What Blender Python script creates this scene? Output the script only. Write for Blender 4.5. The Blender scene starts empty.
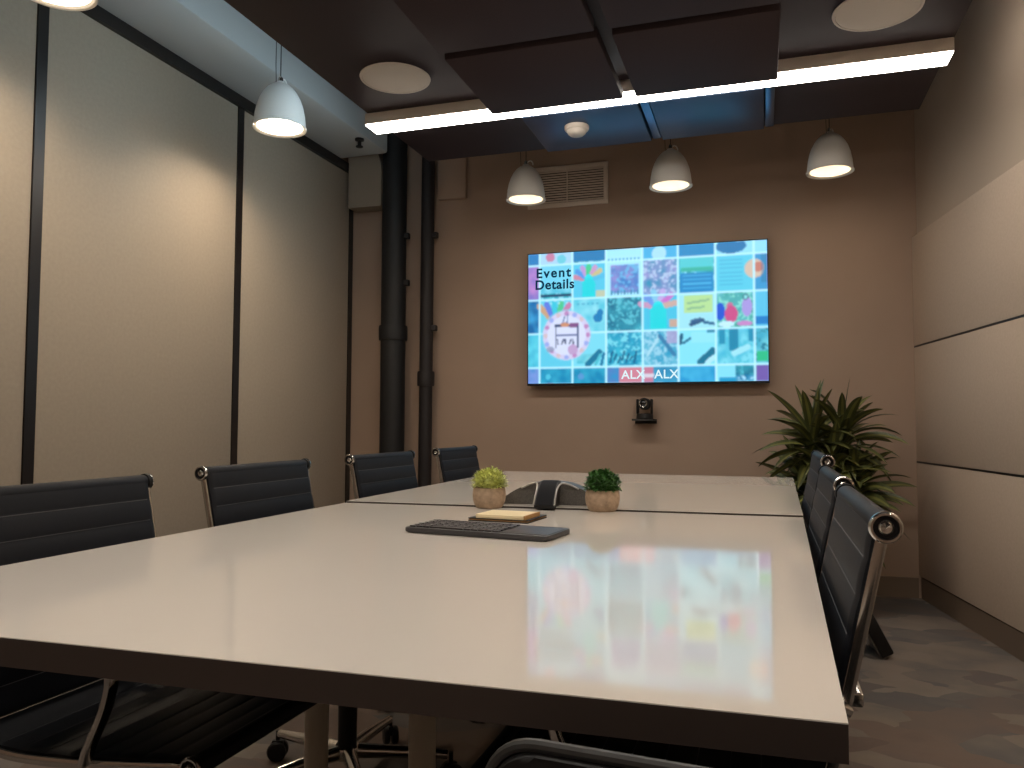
import bpy, bmesh, math, random
import numpy as np
from mathutils import Vector, Matrix
S = bpy.context.scene
COL = S.collection
PI = math.pi
R = math.radians
rnd = random.Random(7)

# ------------------------------------------------------------------ materials
def srgb(r, g, b):
    f = lambda c: c / 12.92 if c <= .04045 else ((c + .055) / 1.055) ** 2.4
    return (f(r / 255), f(g / 255), f(b / 255), 1)

def mat(name, col, rough=.5, metal=0., spec=.5, noise=None, bump=None, coat=0., emit=None):
    """noise = (scale, amount): brightness mottling of the base colour; bump = (scale, strength)."""
    m = bpy.data.materials.new(name); m.use_nodes = True
    nt = m.node_tree; b = nt.nodes['Principled BSDF']
    b.inputs['Base Color'].default_value = col
    b.inputs['Roughness'].default_value = rough
    b.inputs['Metallic'].default_value = metal
    b.inputs['Specular IOR Level'].default_value = spec
    b.inputs['Coat Weight'].default_value = coat
    if noise or bump:
        tc = nt.nodes.new('ShaderNodeTexCoord')
    if noise:
        n = nt.nodes.new('ShaderNodeTexNoise'); n.inputs['Scale'].default_value = noise[0]; n.inputs['Detail'].default_value = 5
        nt.links.new(tc.outputs['Object'], n.inputs['Vector'])
        r = nt.nodes.new('ShaderNodeMapRange')
        r.inputs['From Min'].default_value = .25; r.inputs['From Max'].default_value = .75
        r.inputs['To Min'].default_value = 1 - noise[1]; r.inputs['To Max'].default_value = 1 + noise[1]
        nt.links.new(n.outputs['Fac'], r.inputs['Value'])
        h = nt.nodes.new('ShaderNodeVectorMath'); h.operation = 'SCALE'
        h.inputs[0].default_value = col[:3]
        nt.links.new(r.outputs['Result'], h.inputs['Scale'])
        nt.links.new(h.outputs['Vector'], b.inputs['Base Color'])
    if bump:
        n2 = nt.nodes.new('ShaderNodeTexNoise'); n2.inputs['Scale'].default_value = bump[0]; n2.inputs['Detail'].default_value = 3
        nt.links.new(tc.outputs['Object'], n2.inputs['Vector'])
        bp = nt.nodes.new('ShaderNodeBump'); bp.inputs['Strength'].default_value = bump[1]; bp.inputs['Distance'].default_value = .002
        nt.links.new(n2.outputs['Fac'], bp.inputs['Height'])
        nt.links.new(bp.outputs['Normal'], b.inputs['Normal'])
    if emit:
        b.inputs['Emission Color'].default_value = emit[0]; b.inputs['Emission Strength'].default_value = emit[1]
    return m

M = {}
M['partition'] = mat('beige vinyl', (.41, .345, .268, 1), .62, noise=(60, .05), bump=(500, .25))
M['wall_back'] = mat('taupe paint', (.365, .26, .195, 1), .7, noise=(3, .04))
M['wall_right'] = mat('warm grey paint', (.46, .37, .29, 1), .75, noise=(3, .03))
M['fabric_panel'] = mat('panel fabric', (.52, .41, .32, 1), .85, noise=(80, .05), bump=(600, .3))
M['soffit'] = mat('pale grey paint', (.42, .44, .44, 1), .7)
M['black_rail'] = mat('black anodised', (.012, .009, .008, 1), .35)
M['slab'] = mat('dark slab', (.06, .055, .055, 1), .8)
M['raft'] = mat('dark brown ceiling paint', (.030, .020, .024, 1), .62, spec=.25)
M['tile'] = mat('charcoal ceiling tile', (.048, .034, .038, 1), .75, spec=.2, noise=(200, .15))
M['tile_screen_tint'] = mat('satin ceiling tile with screen blue tint', (.045, .07, .13, 1), .36, metal=.6)  # blue of the screen's reflection is painted into the base colour
M['channel'] = mat('satin metal with screen blue tint', (.12, .19, .32, 1), .3, metal=1)  # the screen's blue glint is put into this metal's colour
M['housing'] = mat('cream metal', (.62, .55, .48, 1), .5)
M['white_metal'] = mat('white powder coat', (.78, .77, .74, 1), .4)
M['white_plastic'] = mat('white plastic', (.62, .57, .51, 1), .5)
M['table_top'] = mat('gloss white laminate', (.72, .665, .605, 1), .05, spec=.55)
M['table_edge'] = mat('dark brown edge band', (.045, .031, .025, 1), .5)
M['leg_white'] = mat('cream leg', (.66, .60, .50, 1), .4)
M['steel'] = mat('dark steel', (.05, .05, .05, 1), .4, metal=.8)
M['leather'] = mat('black slate leatherette', (.009, .010, .014, 1), .55, spec=.25, bump=(900, .12))  # black slate, with navy added for the screen's blue cast
M['welt'] = mat('grey stitching', (.07, .07, .075, 1), .6)
M['chrome'] = mat('polished aluminium', (.62, .60, .57, 1), .18, metal=1)
M['phone_trim'] = mat('dull silver trim', (.40, .38, .36, 1), .35, metal=.7)
M['phone_mesh'] = mat('grey speaker mesh', (.10, .09, .08, 1), .6, noise=(400, .5))
M['black'] = mat('black plastic', (.010, .009, .009, 1), .5, spec=.3)
M['dark_grey'] = mat('dark grey plastic', (.045, .042, .045, 1), .45)
M['key'] = mat('keyboard key', (.060, .052, .052, 1), .38)
M['pipe'] = mat('black brown pipe paint', (.006, .006, .007, 1), .6)
M['pipe_dark'] = mat('dark brown pipe paint', (.010, .007, .008, 1), .6)
M['vent'] = mat('vent enamel', (.62, .53, .46, 1), .5)
M['concrete'] = mat('painted duct', (.33, .27, .21, 1), .75)
M['base_brown'] = mat('brown vinyl base', (.17, .12, .085, 1), .5)
M['grey_rim'] = mat('grey rim', (.05, .048, .046, 1), .4, metal=.2)
M['cream_paper'] = mat('cream paper', (.80, .66, .42, 1), .8)
M['brown_paper'] = mat('tan paper edge', (.46, .25, .09, 1), .7)
M['pot'] = mat('sand stone pot', (.37, .265, .18, 1), .8, noise=(70, .3), bump=(150, .6))
M['soil'] = mat('soil', (.03, .02, .015, 1), .9)
M['leaf_lime'] = mat('lime leaf', (.62, .66, .22, 1), .5, noise=(90, .4))
M['leaf_dark'] = mat('deep green leaf', (.045, .14, .028, 1), .5, noise=(90, .5))
M['drac'] = mat('dracaena green', (.065, .075, .024, 1), .42, noise=(9, .45))
M['drac_mid'] = mat('dracaena lime stripe', (.17, .17, .045, 1), .42, noise=(9, .4))
M['cane'] = mat('cane', (.10, .075, .045, 1), .8)
M['pot_dark'] = mat('dark planter', (.05, .04, .035, 1), .5)
M['lens'] = mat('lens glass', (.004, .004, .006, 1), .05, spec=.9)
M['ink'] = mat('printed black', (.004, .004, .006, 1), .6, spec=.1)

def emission(name, col, strength):
    m = bpy.data.materials.new(name); m.use_nodes = True
    nt = m.node_tree; nt.nodes.clear()
    o = nt.nodes.new('ShaderNodeOutputMaterial'); e = nt.nodes.new('ShaderNodeEmission')
    e.inputs[0].default_value = col; e.inputs[1].default_value = strength
    nt.links.new(e.outputs[0], o.inputs[0]); return m
M['strip_glow'] = emission('strip diffuser glow', (1, .92, .82, 1), 20.5)
M['pend_glow'] = emission('pendant diffuser glow', (1, .80, .58, 1), 138)
M['pend_dim'] = emission('dimmed pendant diffuser glow', (1, .76, .50, 1), 10)
M['added_cove_glow'] = emission('added cove glow', (.66, .88, 1, 1), 28)
M['added_cove_warm'] = emission('soft added cove glow', (1, .90, .80, 1), 22)
M['screen_ink'] = emission('screen white lettering', (.75, .95, 1, 1), 1.0)
M['screen_dark'] = emission('screen dark lettering', (.004, .03, .07, 1), 1.0)

def carpet():
    m = bpy.data.materials.new('patchwork carpet'); m.use_nodes = True
    nt = m.node_tree; b = nt.nodes['Principled BSDF']; L = nt.links.new
    b.inputs['Roughness'].default_value = .95; b.inputs['Specular IOR Level'].default_value = .1
    tc = nt.nodes.new('ShaderNodeTexCoord')
    mp = nt.nodes.new('ShaderNodeMapping'); mp.inputs['Rotation'].default_value = (0, 0, .6)
    mp.inputs['Scale'].default_value = (1, 1.7, 1)
    L(tc.outputs['Object'], mp.inputs['Vector'])
    v = nt.nodes.new('ShaderNodeTexVoronoi'); v.inputs['Scale'].default_value = 4.2
    v.distance = 'CHEBYCHEV'
    nz = nt.nodes.new('ShaderNodeTexNoise'); nz.inputs['Scale'].default_value = 3.5; nz.inputs['Detail'].default_value = 6
    L(tc.outputs['Object'], nz.inputs['Vector'])
    ad = nt.nodes.new('ShaderNodeMixRGB'); ad.inputs[0].default_value = .12
    L(mp.outputs['Vector'], ad.inputs[1]); L(nz.outputs['Color'], ad.inputs[2])
    L(ad.outputs[0], v.inputs['Vector'])
    cr = nt.nodes.new('ShaderNodeValToRGB'); e = cr.color_ramp
    e.elements[0].position = 0; e.elements[0].color = (.075, .065, .060, 1)
    e.elements[1].position = 1; e.elements[1].color = (.21, .205, .19, 1)
    for p, c in ((.35, (.165, .125, .105, 1)), (.6, (.115, .11, .108, 1)), (.8, (.20, .165, .14, 1))):
        x = e.elements.new(p); x.color = c
    sp = nt.nodes.new('ShaderNodeSeparateColor'); L(v.outputs['Color'], sp.inputs[0])
    mx = nt.nodes.new('ShaderNodeMath'); mx.operation = 'ADD'
    m2 = nt.nodes.new('ShaderNodeMath'); m2.operation = 'MULTIPLY'; m2.inputs[1].default_value = .5
    L(nz.outputs['Fac'], m2.inputs[0])
    m3 = nt.nodes.new('ShaderNodeMath'); m3.operation = 'MULTIPLY'; m3.inputs[1].default_value = .6
    L(sp.outputs[0], m3.inputs[0]); L(m3.outputs[0], mx.inputs[0]); L(m2.outputs[0], mx.inputs[1])
    L(mx.outputs[0], cr.inputs[0]); L(cr.outputs[0], b.inputs['Base Color'])
    n2 = nt.nodes.new('ShaderNodeTexNoise'); n2.inputs['Scale'].default_value = 300
    L(tc.outputs['Object'], n2.inputs['Vector'])
    bp = nt.nodes.new('ShaderNodeBump'); bp.inputs['Strength'].default_value = .5; bp.inputs['Distance'].default_value = .003
    L(n2.outputs['Fac'], bp.inputs['Height']); L(bp.outputs[0], b.inputs['Normal'])
    return m
M['carpet'] = carpet()

# ------------------------------------------------------------------ mesh helper
class MB:
    def __init__(s): s.v = []; s.f = []; s.m = []
    def add(s, vs, fs, mi=0):
        o = len(s.v); s.v += [tuple(v) for v in vs]
        s.f += [tuple(i + o for i in f) for f in fs]; s.m += [mi] * len(fs); return s
    def box(s, x0, x1, y0, y1, z0, z1, bev=0., mi=0, mtx=None):
        bm = bmesh.new(); bmesh.ops.create_cube(bm, size=1)
        for v in bm.verts:
            v.co = Vector(((x0 + x1) / 2 + v.co.x * (x1 - x0), (y0 + y1) / 2 + v.co.y * (y1 - y0), (z0 + z1) / 2 + v.co.z * (z1 - z0)))
        if bev: bmesh.ops.bevel(bm, geom=list(bm.edges), offset=bev, segments=2, profile=.5, affect='EDGES')
        if mtx is not None: bmesh.ops.transform(bm, matrix=mtx, verts=bm.verts)
        bm.verts.index_update(); s.add([v.co[:] for v in bm.verts], [[v.index for v in f.verts] for f in bm.faces], mi); bm.free(); return s
    def prism(s, pts, z0, z1, bev=0., mi=0, mtx=None):
        """outline in xy (counter-clockwise) pushed from z0 to z1"""
        bm = bmesh.new()
        a = [bm.verts.new((x, y, z0)) for x, y in pts]; b = [bm.verts.new((x, y, z1)) for x, y in pts]
        n = len(pts); bm.faces.new(a[::-1]); bm.faces.new(b)
        for i in range(n): bm.faces.new((a[i], a[(i + 1) % n], b[(i + 1) % n], b[i]))
        if bev:
            es = [e for e in bm.edges if abs(e.verts[0].co.z - e.verts[1].co.z) < 1e-6]
            bmesh.ops.bevel(bm, geom=es, offset=bev, segments=2, profile=.5, affect='EDGES')
        if mtx is not None: bmesh.ops.transform(bm, matrix=mtx, verts=bm.verts)
        bm.verts.index_update(); s.add([v.co[:] for v in bm.verts], [[v.index for v in f.verts] for f in bm.faces], mi); bm.free(); return s
    def lathe(s, prof, n=32, mi=0, c=(0, 0, 0), mtx=None, closed=False):
        """prof: list of (r, z); capped when r = 0 at an end"""
        vs = []; fs = []
        for r, z in prof:
            for k in range(n):
                a = 2 * PI * k / n; vs.append(Vector((r * math.cos(a), r * math.sin(a), z)))
        m = len(prof)
        for j in range(m if closed else m - 1):
            for k in range(n):
                q = (j + 1) % m
                fs.append((j * n + k, j * n + (k + 1) % n, q * n + (k + 1) % n, q * n + k))
        if mtx is not None: vs = [mtx @ v for v in vs]
        vs = [v + Vector(c) for v in vs]
        return s.add(vs, fs, mi)
    def tube(s, pts, r, n=10, mi=0, flat=None, ref=None, cap=True):
        """round or elliptical tube along pts; r number or list; flat = (ra, rb) section radii (ra along ref x tangent)"""
        pts = [Vector(p) for p in pts]; N = len(pts); vs = []; fs = []
        up = Vector(ref) if ref else None; prev = None
        for i, p in enumerate(pts):
            t = (pts[min(i + 1, N - 1)] - pts[max(i - 1, 0)]).normalized()
            if up is not None: a = up
            else:
                if prev is None: prev = Vector((0, 0, 1)) if abs(t.z) < .9 else Vector((1, 0, 0))
                a = prev
            b = t.cross(a).normalized(); a = b.cross(t).normalized(); prev = a
            rr = r[i] if isinstance(r, (list, tuple)) else r
            ra, rb = flat if flat else (rr, rr)
            for k in range(n):
                w = 2 * PI * k / n
                cx, cy = math.cos(w), math.sin(w)
                if flat:  # rounded rectangle section
                    cx = math.copysign(abs(cx) ** .45, cx); cy = math.copysign(abs(cy) ** .45, cy)
                vs.append(p + a * (ra * cx) + b * (rb * cy))
        for i in range(N - 1):
            for k in range(n):
                fs.append((i * n + k, i * n + (k + 1) % n, (i + 1) * n + (k + 1) % n, (i + 1) * n + k))
        if cap: fs.append(tuple(range(n))[::-1]); fs.append(tuple((N - 1) * n + k for k in range(n)))
        return s.add(vs, fs, mi)
    def build(s, name, mats, parent=None, smooth=35, loc=None):
        me = bpy.data.meshes.new(name); me.from_pydata(s.v, [], s.f)
        if not isinstance(mats, (list, tuple)): mats = [mats]
        for m in mats: me.materials.append(m)
        me.polygons.foreach_set('material_index', s.m)
        bm = bmesh.new(); bm.from_mesh(me); bmesh.ops.recalc_face_normals(bm, faces=bm.faces); bm.to_mesh(me); bm.free()
        if smooth:
            me.polygons.foreach_set('use_smooth', [True] * len(me.polygons)); me.set_sharp_from_angle(angle=R(smooth))
        me.update()
        o = bpy.data.objects.new(name, me); COL.objects.link(o)
        if parent: o.parent = parent
        if loc: o.location = loc
        return o

def tag(o, label=None, cat=None, group=None, kind=None):
    if label: o['label'] = label
    if cat: o['category'] = cat
    if group: o['group'] = group
    if kind: o['kind'] = kind
    return o
def thing(name, label, cat, loc=(0, 0, 0), rz=0, group=None):
    o = bpy.data.objects.new(name, None); COL.objects.link(o); o.empty_display_size = .1
    o.location = loc; o.rotation_euler = (0, 0, rz); return tag(o, label, cat, group)
def struct(name, mb, m, label=None, cat=None, smooth=0):
    o = mb.build(name, m, None, smooth); return tag(o, label, cat, None, 'structure')
def children(o): return [c for c in COL.objects if c.parent == o]
def copy_tree(o, parent=None):
    c = o.copy(); COL.objects.link(c)
    if parent: c.parent = parent
    for ch in children(o): copy_tree(ch, c)
    return c
def bez(pts, n=8):
    """Catmull-Rom through pts"""
    P = [Vector(p) for p in pts]; out = []
    for i in range(len(P) - 1):
        a = P[max(i - 1, 0)]; b = P[i]; c = P[i + 1]; d = P[min(i + 2, len(P) - 1)]
        for k in range(n):
            t = k / n
            out.append(.5 * ((2 * b) + (c - a) * t + (2 * a - 5 * b + 4 * c - d) * t * t + (-a + 3 * b - 3 * c + d) * t ** 3))
    out.append(P[-1]); return out
RX = lambda a: Matrix.Rotation(a, 4, 'X')
RY = lambda a: Matrix.Rotation(a, 4, 'Y')
RZ = lambda a: Matrix.Rotation(a, 4, 'Z')
T = lambda x, y, z: Matrix.Translation((x, y, z))

# ------------------------------------------------------------------ camera
YAW, PIT, ROL, F = .3099, .0508, .0036, 786.25
CAMZ = .99
cy, sy, cp, sp = math.cos(YAW), math.sin(YAW), math.cos(PIT), math.sin(PIT)
fw = Vector((-sy * cp, cy * cp, sp)); rt = Vector((cy, sy, 0)); up = rt.cross(fw)
r2 = math.cos(ROL) * rt + math.sin(ROL) * up; u2 = -math.sin(ROL) * rt + math.cos(ROL) * up
cam = bpy.data.cameras.new('camera'); co = bpy.data.objects.new('camera', cam); COL.objects.link(co)
cam.sensor_width = 36; cam.lens = F / 1024 * 36; cam.clip_start = .02
mw = Matrix((r2, u2, -fw)).transposed().to_4x4(); mw.translation = (0, 0, CAMZ); co.matrix_world = mw
S.camera = co

# ------------------------------------------------------------------ room shell
YR = 5.07           # rear wall
XL = -2.85          # face of the folding partition
TOP = 3.06
def XR(y): return .838 + .145 * (YR - y)     # face of the panels on the slanting right wall
struct('floor', MB().box(-3.2, 2.6, -2.1, 5.4, -.1, 0), M['carpet'], 'brown and grey patchwork carpet floor', 'floor')
struct('ceiling', MB().box(-3.2, 2.6, -2.1, 5.4, TOP, TOP + .1), M['slab'], 'dark upper ceiling above the hanging raft', 'ceiling')
struct('wall_back', MB().box(-3.2, 2.6, YR, YR + .12, 0, TOP), M['wall_back'], 'taupe rear wall carrying the screen', 'wall')
struct('wall_left', MB().box(XL - .2, XL - .05, -2.1, YR, 0, TOP), M['wall_back'], 'wall behind the beige partition', 'wall')
struct('wall_front', MB().box(-3.2, 2.6, -2.1, -2.0, 0, TOP), M['wall_back'], 'wall behind the viewer', 'wall')
w = MB(); w.prism([(XR(YR) + .03, YR), (XR(-2) + .03, -2), (XR(-2) + .2, -2), (XR(YR) + .2, YR)], 0, TOP)
struct('wall_right', w, M['wall_right'], 'warm grey slanting right wall above the fabric panels', 'wall')
# bases
struct('baseboard_back', MB().box(-2.80, XR(YR) - .002, YR - .014, YR, 0, .115, .003), M['base_brown'], 'brown base strip along the rear wall', 'baseboard')
w = MB(); w.prism([(XR(YR - .016) + .008, YR - .016), (XR(-1.9) + .008, -1.9), (XR(-1.9) + .028, -1.9), (XR(YR - .016) + .028, YR - .016)], 0, .118)
struct('baseboard_right', w, M['base_brown'], 'brown base strip below the fabric panels', 'baseboard')

# folding partition on the left: panels, black seams and head rail
posts = [-1.44, -.14, 1.155, 2.453, 3.758, 5.035]
words = ['behind the viewer', 'beside the camera', 'beside the nearest left chair, cut by the left picture edge', 'between the first and second black seams', 'narrower looking, between the second and last black seams']
for i in range(len(posts) - 1):
    if i < 1: continue
    o = MB().box(XL - .05, XL, posts[i] + .026, posts[i + 1] - .026, .03, 2.802, .004).build('partition_panel', M['partition'])
    tag(o, 'tall beige vinyl partition panel ' + words[i], 'partition panel', 'panels of the beige folding partition')
for i, p in enumerate(posts[1:]):
    struct('trim_%d' % (i + 1), MB().box(XL - .05, XL + .006, p - .025, p + .025, 0, 2.802), M['black_rail'], 'black upright seam in the partition', 'trim')
struct('trim_8', MB().box(XL - .05, XL + .02, -1.9, 5.06, 2.803, 2.865), M['black_rail'], 'black head rail above the partition', 'trim')
struct('trim_9', MB().box(XL - .05, XL - .012, 5.06, YR, 0, 2.803), M['wall_back'], 'short wall return beside the partition', 'trim')

# soffit above the partition
sf = MB()
prof = [(XL - .05, 2.866), (-2.485, 2.866), (-2.474, 2.872), (-2.47, 2.885), (-2.47, TOP), (XL - .05, TOP)]
sf.prism(prof, -1.95, 4.85, mtx=Matrix(((1, 0, 0, 0), (0, 0, 1, 0), (0, 1, 0, 0), (0, 0, 0, 1))))
struct('soffit', sf, M['soffit'], 'long pale grey soffit above the partition', 'soffit', 30)
# boxed duct end dropping from the soffit
db = MB()
prof = [(XL + .03, 2.53), (-2.567, 2.53), (-2.56, 2.537)] + [(-2.56 - .14 * (1 - math.cos(a)), 2.78 + .2 * math.sin(a)) for a in [k * PI / 16 for k in range(0, 8)]] + [(-2.69, TOP), (XL + .03, TOP)]
db.prism(prof, 4.94, YR, mtx=Matrix(((1, 0, 0, 0), (0, 0, 1, 0), (0, 1, 0, 0), (0, 0, 0, 1))))
db.build('duct_box', M['concrete'])
tag(bpy.data.objects['duct_box'], 'taupe boxed duct end in the corner left of the pipes', 'duct')
o = MB().box(-2.165, -1.955, 5.03, YR, 2.56, TOP, .006).build('bulkhead_box', M['wall_back'])
tag(o, 'small taupe bulkhead box on the rear wall right of the pipes', 'bulkhead')
# black sprinkler head beneath the soffit end
sh = thing('ceiling_sprinkler', 'small black sprinkler fitting under the end of the soffit', 'sprinkler', (-2.52, 4.55, 2.866))
MB().lathe([(0, 0), (.03, 0), (.03, -.012), (.012, -.016), (.012, -.05), (0, -.05)], 16).build('body', M['black'], sh)
MB().lathe([(0, -.05), (.024, -.05), (.024, -.055), (0, -.055)], 16).build('deflector', M['black'], sh)

# ------------------------------------------------------------------ pipes in the corner
def pipe(name, label, x, y, r, m, joints, lean=0):
    t = thing(name, label, 'pipe', (x, y, 0))
    MB().tube([(0, 0, 0), (lean * .5, 0, 1.5), (lean, 0, TOP)], r, 24).build('pipe_body', m, t)
    for z in joints:
        MB().lathe([(r * .9, z - .05), (r + .012, z - .05), (r + .014, z - .03), (r + .014, z + .03), (r + .012, z + .05), (r * .9, z + .05)], 24, c=(lean * z / TOP, 0, 0)).build('coupling', m, t)
    for z in (joints[0] + .35, 2.3):
        MB().box(lean * z / TOP + r * .6, lean * z / TOP + r + .03, -.02, .02, z - .02, z + .02, .004).build('clamp', m, t)
    return t
pipe('riser_pipe', 'thick black riser pipe in the left rear corner', -2.46, 4.955, .086, M['pipe'], (1.62,))
pipe('riser_pipe', 'thinner dark brown pipe right of the thick black riser', -2.228, 4.99, .046, M['pipe_dark'], (1.30,), .01)

# ------------------------------------------------------------------ right wall panels
def slant(y0, y1, z0, z1, th, bev):
    L = (y1 - y0) * math.sqrt(1 + .145 ** 2)
    a = math.atan(.145)
    m = T(XR(y0), y0, 0) @ RZ(a)
    return MB().box(.0005, th - .001, 0, L, z0, z1, bev, mtx=m)
zs = [.122, .779, 1.447, 2.098]
nm = ['lowest', 'middle', 'topmost']
for j in range(3):
    o = slant(2.75, YR - .003, zs[j] + .005, zs[j + 1] - .005, .03, .003).build('acoustic_panel', M['fabric_panel'])
    tag(o, 'beige fabric wall panel on the right wall, %s of the stack of three' % nm[j], 'wall panel', 'fabric panels on the right wall')
for j in (1, 2):
    struct('trim_%d' % (9 + j), slant(2.75, YR - .004, zs[j] - .0049, zs[j] + .0049, .03, 0), M['black_rail'], 'dark groove between fabric panels', 'trim')

# ------------------------------------------------------------------ hanging dark ceiling raft, tiles and strip light
ZC = 2.54
raft = MB().box(-1.872, .745, -1.6, 4.215, ZC, ZC + .06, .003).build('ceiling_raft', M['raft'])
tag(raft, 'dark brown hanging ceiling raft over the table', 'ceiling raft')
def rtile(x0, x1, y0, y1, z, m, label):
    t = thing('ceiling_tile', label, 'ceiling tile', ((x0 + x1) / 2, (y0 + y1) / 2, z), 0, 'square tiles under the ceiling raft')
    w, d = (x1 - x0) / 2, (y1 - y0) / 2
    MB().box(-w, w, -d, d, 0, .045, .006).build('panel', m, t)
    h = ZC - z
    for sx in (-1, 1):
        for sy_ in (-1, 1):
            MB().box(sx * (w - .08) - .01, sx * (w - .08) + .01, sy_ * (d - .08) - .01, sy_ * (d - .08) + .01, .045, h).build('spacer', M['black_rail'], t)
zt = 2.43
rtile(-1.19, -.575, 2.82, 3.40, zt, M['tile'], 'dark square ceiling tile left of the gap, touching the front of the light strip')
rtile(-.52, .072, 2.82, 3.40, zt, M['tile'], 'dark square ceiling tile right of the gap, touching the front of the light strip')
rtile(-1.19, -.575, 2.19, 2.775, zt, M['tile'], 'dark square ceiling tile at the top edge of the picture, left of the gap')
rtile(-.52, .072, 2.19, 2.775, zt, M['tile'], 'dark square ceiling tile at the top edge of the picture, right of the gap')
rtile(-1.12, -.548, 3.62, 4.13, 2.49, M['tile_screen_tint'], 'dark ceiling tile behind the light strip, near the smoke detector')
rtile(-.492, .018, 3.62, 4.13, 2.49, M['tile_screen_tint'], 'ceiling tile tinted with screen-reflection blue, behind the light strip, above the middle rear pendant')

def strip(y, label):
    ls = thing('ceiling_strip_light', label, 'light', (-.57, y, ZC))
    MB().box(-1.315, 1.312, -.062, .062, -.055, 0, .002).build('housing', M['housing'], ls)
    MB().box(-1.312, 1.309, -.058, .0665, -.060, -.0551).box(-1.312, 1.309, .0625, .0665, -.0551, -.049).build('diffuser', M['strip_glow'], ls)
strip(3.515, 'long white glowing linear light running across the dark ceiling')
strip(1.30, 'added unseen linear ceiling light over the near end of the table, above the picture')  # unseen light added to brighten the table
strip(-.75, 'added unseen linear ceiling light behind the viewer')  # unseen light added as fill from behind the camera

for x, l in ((-.52, 'added metal ceiling channel tinted with screen-glint blue, between the two rear ceiling tiles'), (.045, 'added metal ceiling channel tinted with screen-glint blue, at the right side of the rear ceiling tile')):  # channels added to give the tile gaps a bright blue glint
    tag(MB().box(x - .021, x + .021, 3.6, 4.14, ZC - .035, ZC, .004).build('ceiling_glint_channel', M['channel']), l, 'ceiling channel')
def speaker(x, y, label):
    t = thing('ceiling_speaker', label, 'speaker', (x, y, ZC), 0, 'round ceiling speakers')
    MB().lathe([(.150, 0), (.158, -.004), (.156, -.009), (.146, -.010), (.146, 0)], 48).build('rim', M['white_plastic'], t)
    MB().lathe([(0, -.008), (.145, -.0085), (.145, -.001), (0, -.001)], 48).build('grille', M['white_plastic'], t)
speaker(-1.555, 3.125, 'round cream ceiling speaker above the left end of the light strip')
speaker(.421, 3.13, 'round cream ceiling speaker at the top edge, toward the right wall')
sd = thing('smoke_detector', 'small white domed smoke detector on the dark ceiling tile behind the light strip', 'smoke detector', (-.882, 3.81, 2.49))
MB().lathe([(0, 0), (.062, 0), (.062, -.014), (.058, -.02), (.05, -.022)], 32).build('base', M['white_plastic'], sd)
MB().lathe([(.05, -.022), (.046, -.035), (.034, -.045), (.012, -.048), (0, -.048)], 32).build('sensor_dome', M['white_plastic'], sd)
# cool LED strip added out of view on the raft to wash the soffit
cv = thing('added_led_strip', 'added unseen cool white LED strip lying on the left rim of the ceiling raft', 'light', (-1.835, 1.2, ZC + .06))
MB().box(-.02, .02, -2.4, 2.95, 0, .03).build('channel', M['white_metal'], cv)
MB().box(-.024, -.0201, -2.4, 2.95, .004, .028).build('diffuser', M['added_cove_glow'], cv)
cv = thing('added_led_strip', 'added unseen soft white LED strip lying on the right rim of the ceiling raft', 'light', (.70, 1.2, ZC + .06))  # added out of view to lift the upper right wall
MB().box(-.02, .02, -2.4, 2.6, 0, .03).build('channel', M['white_metal'], cv)
MB().box(.0201, .024, -2.4, 2.6, .004, .028).build('diffuser', M['added_cove_warm'], cv)

# ------------------------------------------------------------------ pendants
def pendant():
    t = thing('pendant_lamp', '', 'pendant lamp')
    out = [(.1250, 0), (.1255, .006), (.121, .010), (.1195, .03), (.116, .065), (.108, .105), (.096, .140), (.080, .170), (.062, .193), (.044, .208), (.030, .216), (.020, .219), (.020, .226), (0, .226)]
    inn = [(0, .214), (.028, .210), (.058, .188), (.076, .166), (.092, .137), (.104, .103), (.112, .063), (.1155, .03), (.117, .010), (.1225, 0)]
    MB().lathe(inn + out[:1], 40).build('shade_lining', M['white_metal'], t)
    MB().lathe(out, 40).build('shade', M['white_metal'], t)
    MB().lathe([(0, .060), (.072, .060), (.072, .066), (0, .066)], 40).build('diffuser', M['pend_glow'], t)
    MB().lathe([(.1165, .002), (.1165, .010), (.108, .012), (.106, .008), (.1165, .002)], 40).build('inner_ring', M['white_metal'], t)
    # hanger: small loop beside the cord grip
    MB().lathe([(0, .224), (.012, .224), (.012, .245), (.007, .252), (0, .252)], 16).build('cord_grip', M['chrome'], t)
    loop = [(.006 + .020 * (1 - math.cos(a)), 0, .222 + .028 * math.sin(a)) for a in [k * PI / 10 for k in range(11)]]
    MB().tube(loop, .004, 8).build('hanger_loop', M['white_metal'], t)
    top = TOP - 2.39
    MB().tube([(0, 0, .25), (0, 0, top)], .0025, 8).build('cord', M['steel'], t)
    MB().tube([(-.032, 0, .205), (-.036, 0, .3), (-.036, 0, top)], .0018, 8).build('support_wire', M['steel'], t)
    MB().lathe([(0, top - .022), (.05, top - .022), (.055, top - .016), (.055, top), (0, top)], 28).build('canopy', M['white_metal'], t)
    return t
P0 = pendant()
spots = [(-1.405, 4.66, 'white bell pendant left of the vent, leftmost of the three at the rear'),
         (-.507, 4.64, 'white bell pendant above the screen, middle of the three at the rear'),
         (.366, 4.63, 'white bell pendant right of the screen, rightmost of the three at the rear'),
         (-2.376, 3.45, 'large looking white bell pendant in front of the pale soffit'),
         (-2.375, 2.088, 'white bell pendant cut off by the top left picture edge'),
         (1.03, 2.45, 'added white bell pendant beside the right wall, unseen just outside the picture'),  # this pendant and the next are added unseen to light the right wall
         (1.20, 1.05, 'added unseen white bell pendant beside the right wall, level with the near table end')]
pends = [P0] + [copy_tree(P0) for _ in spots[1:]]
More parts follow.
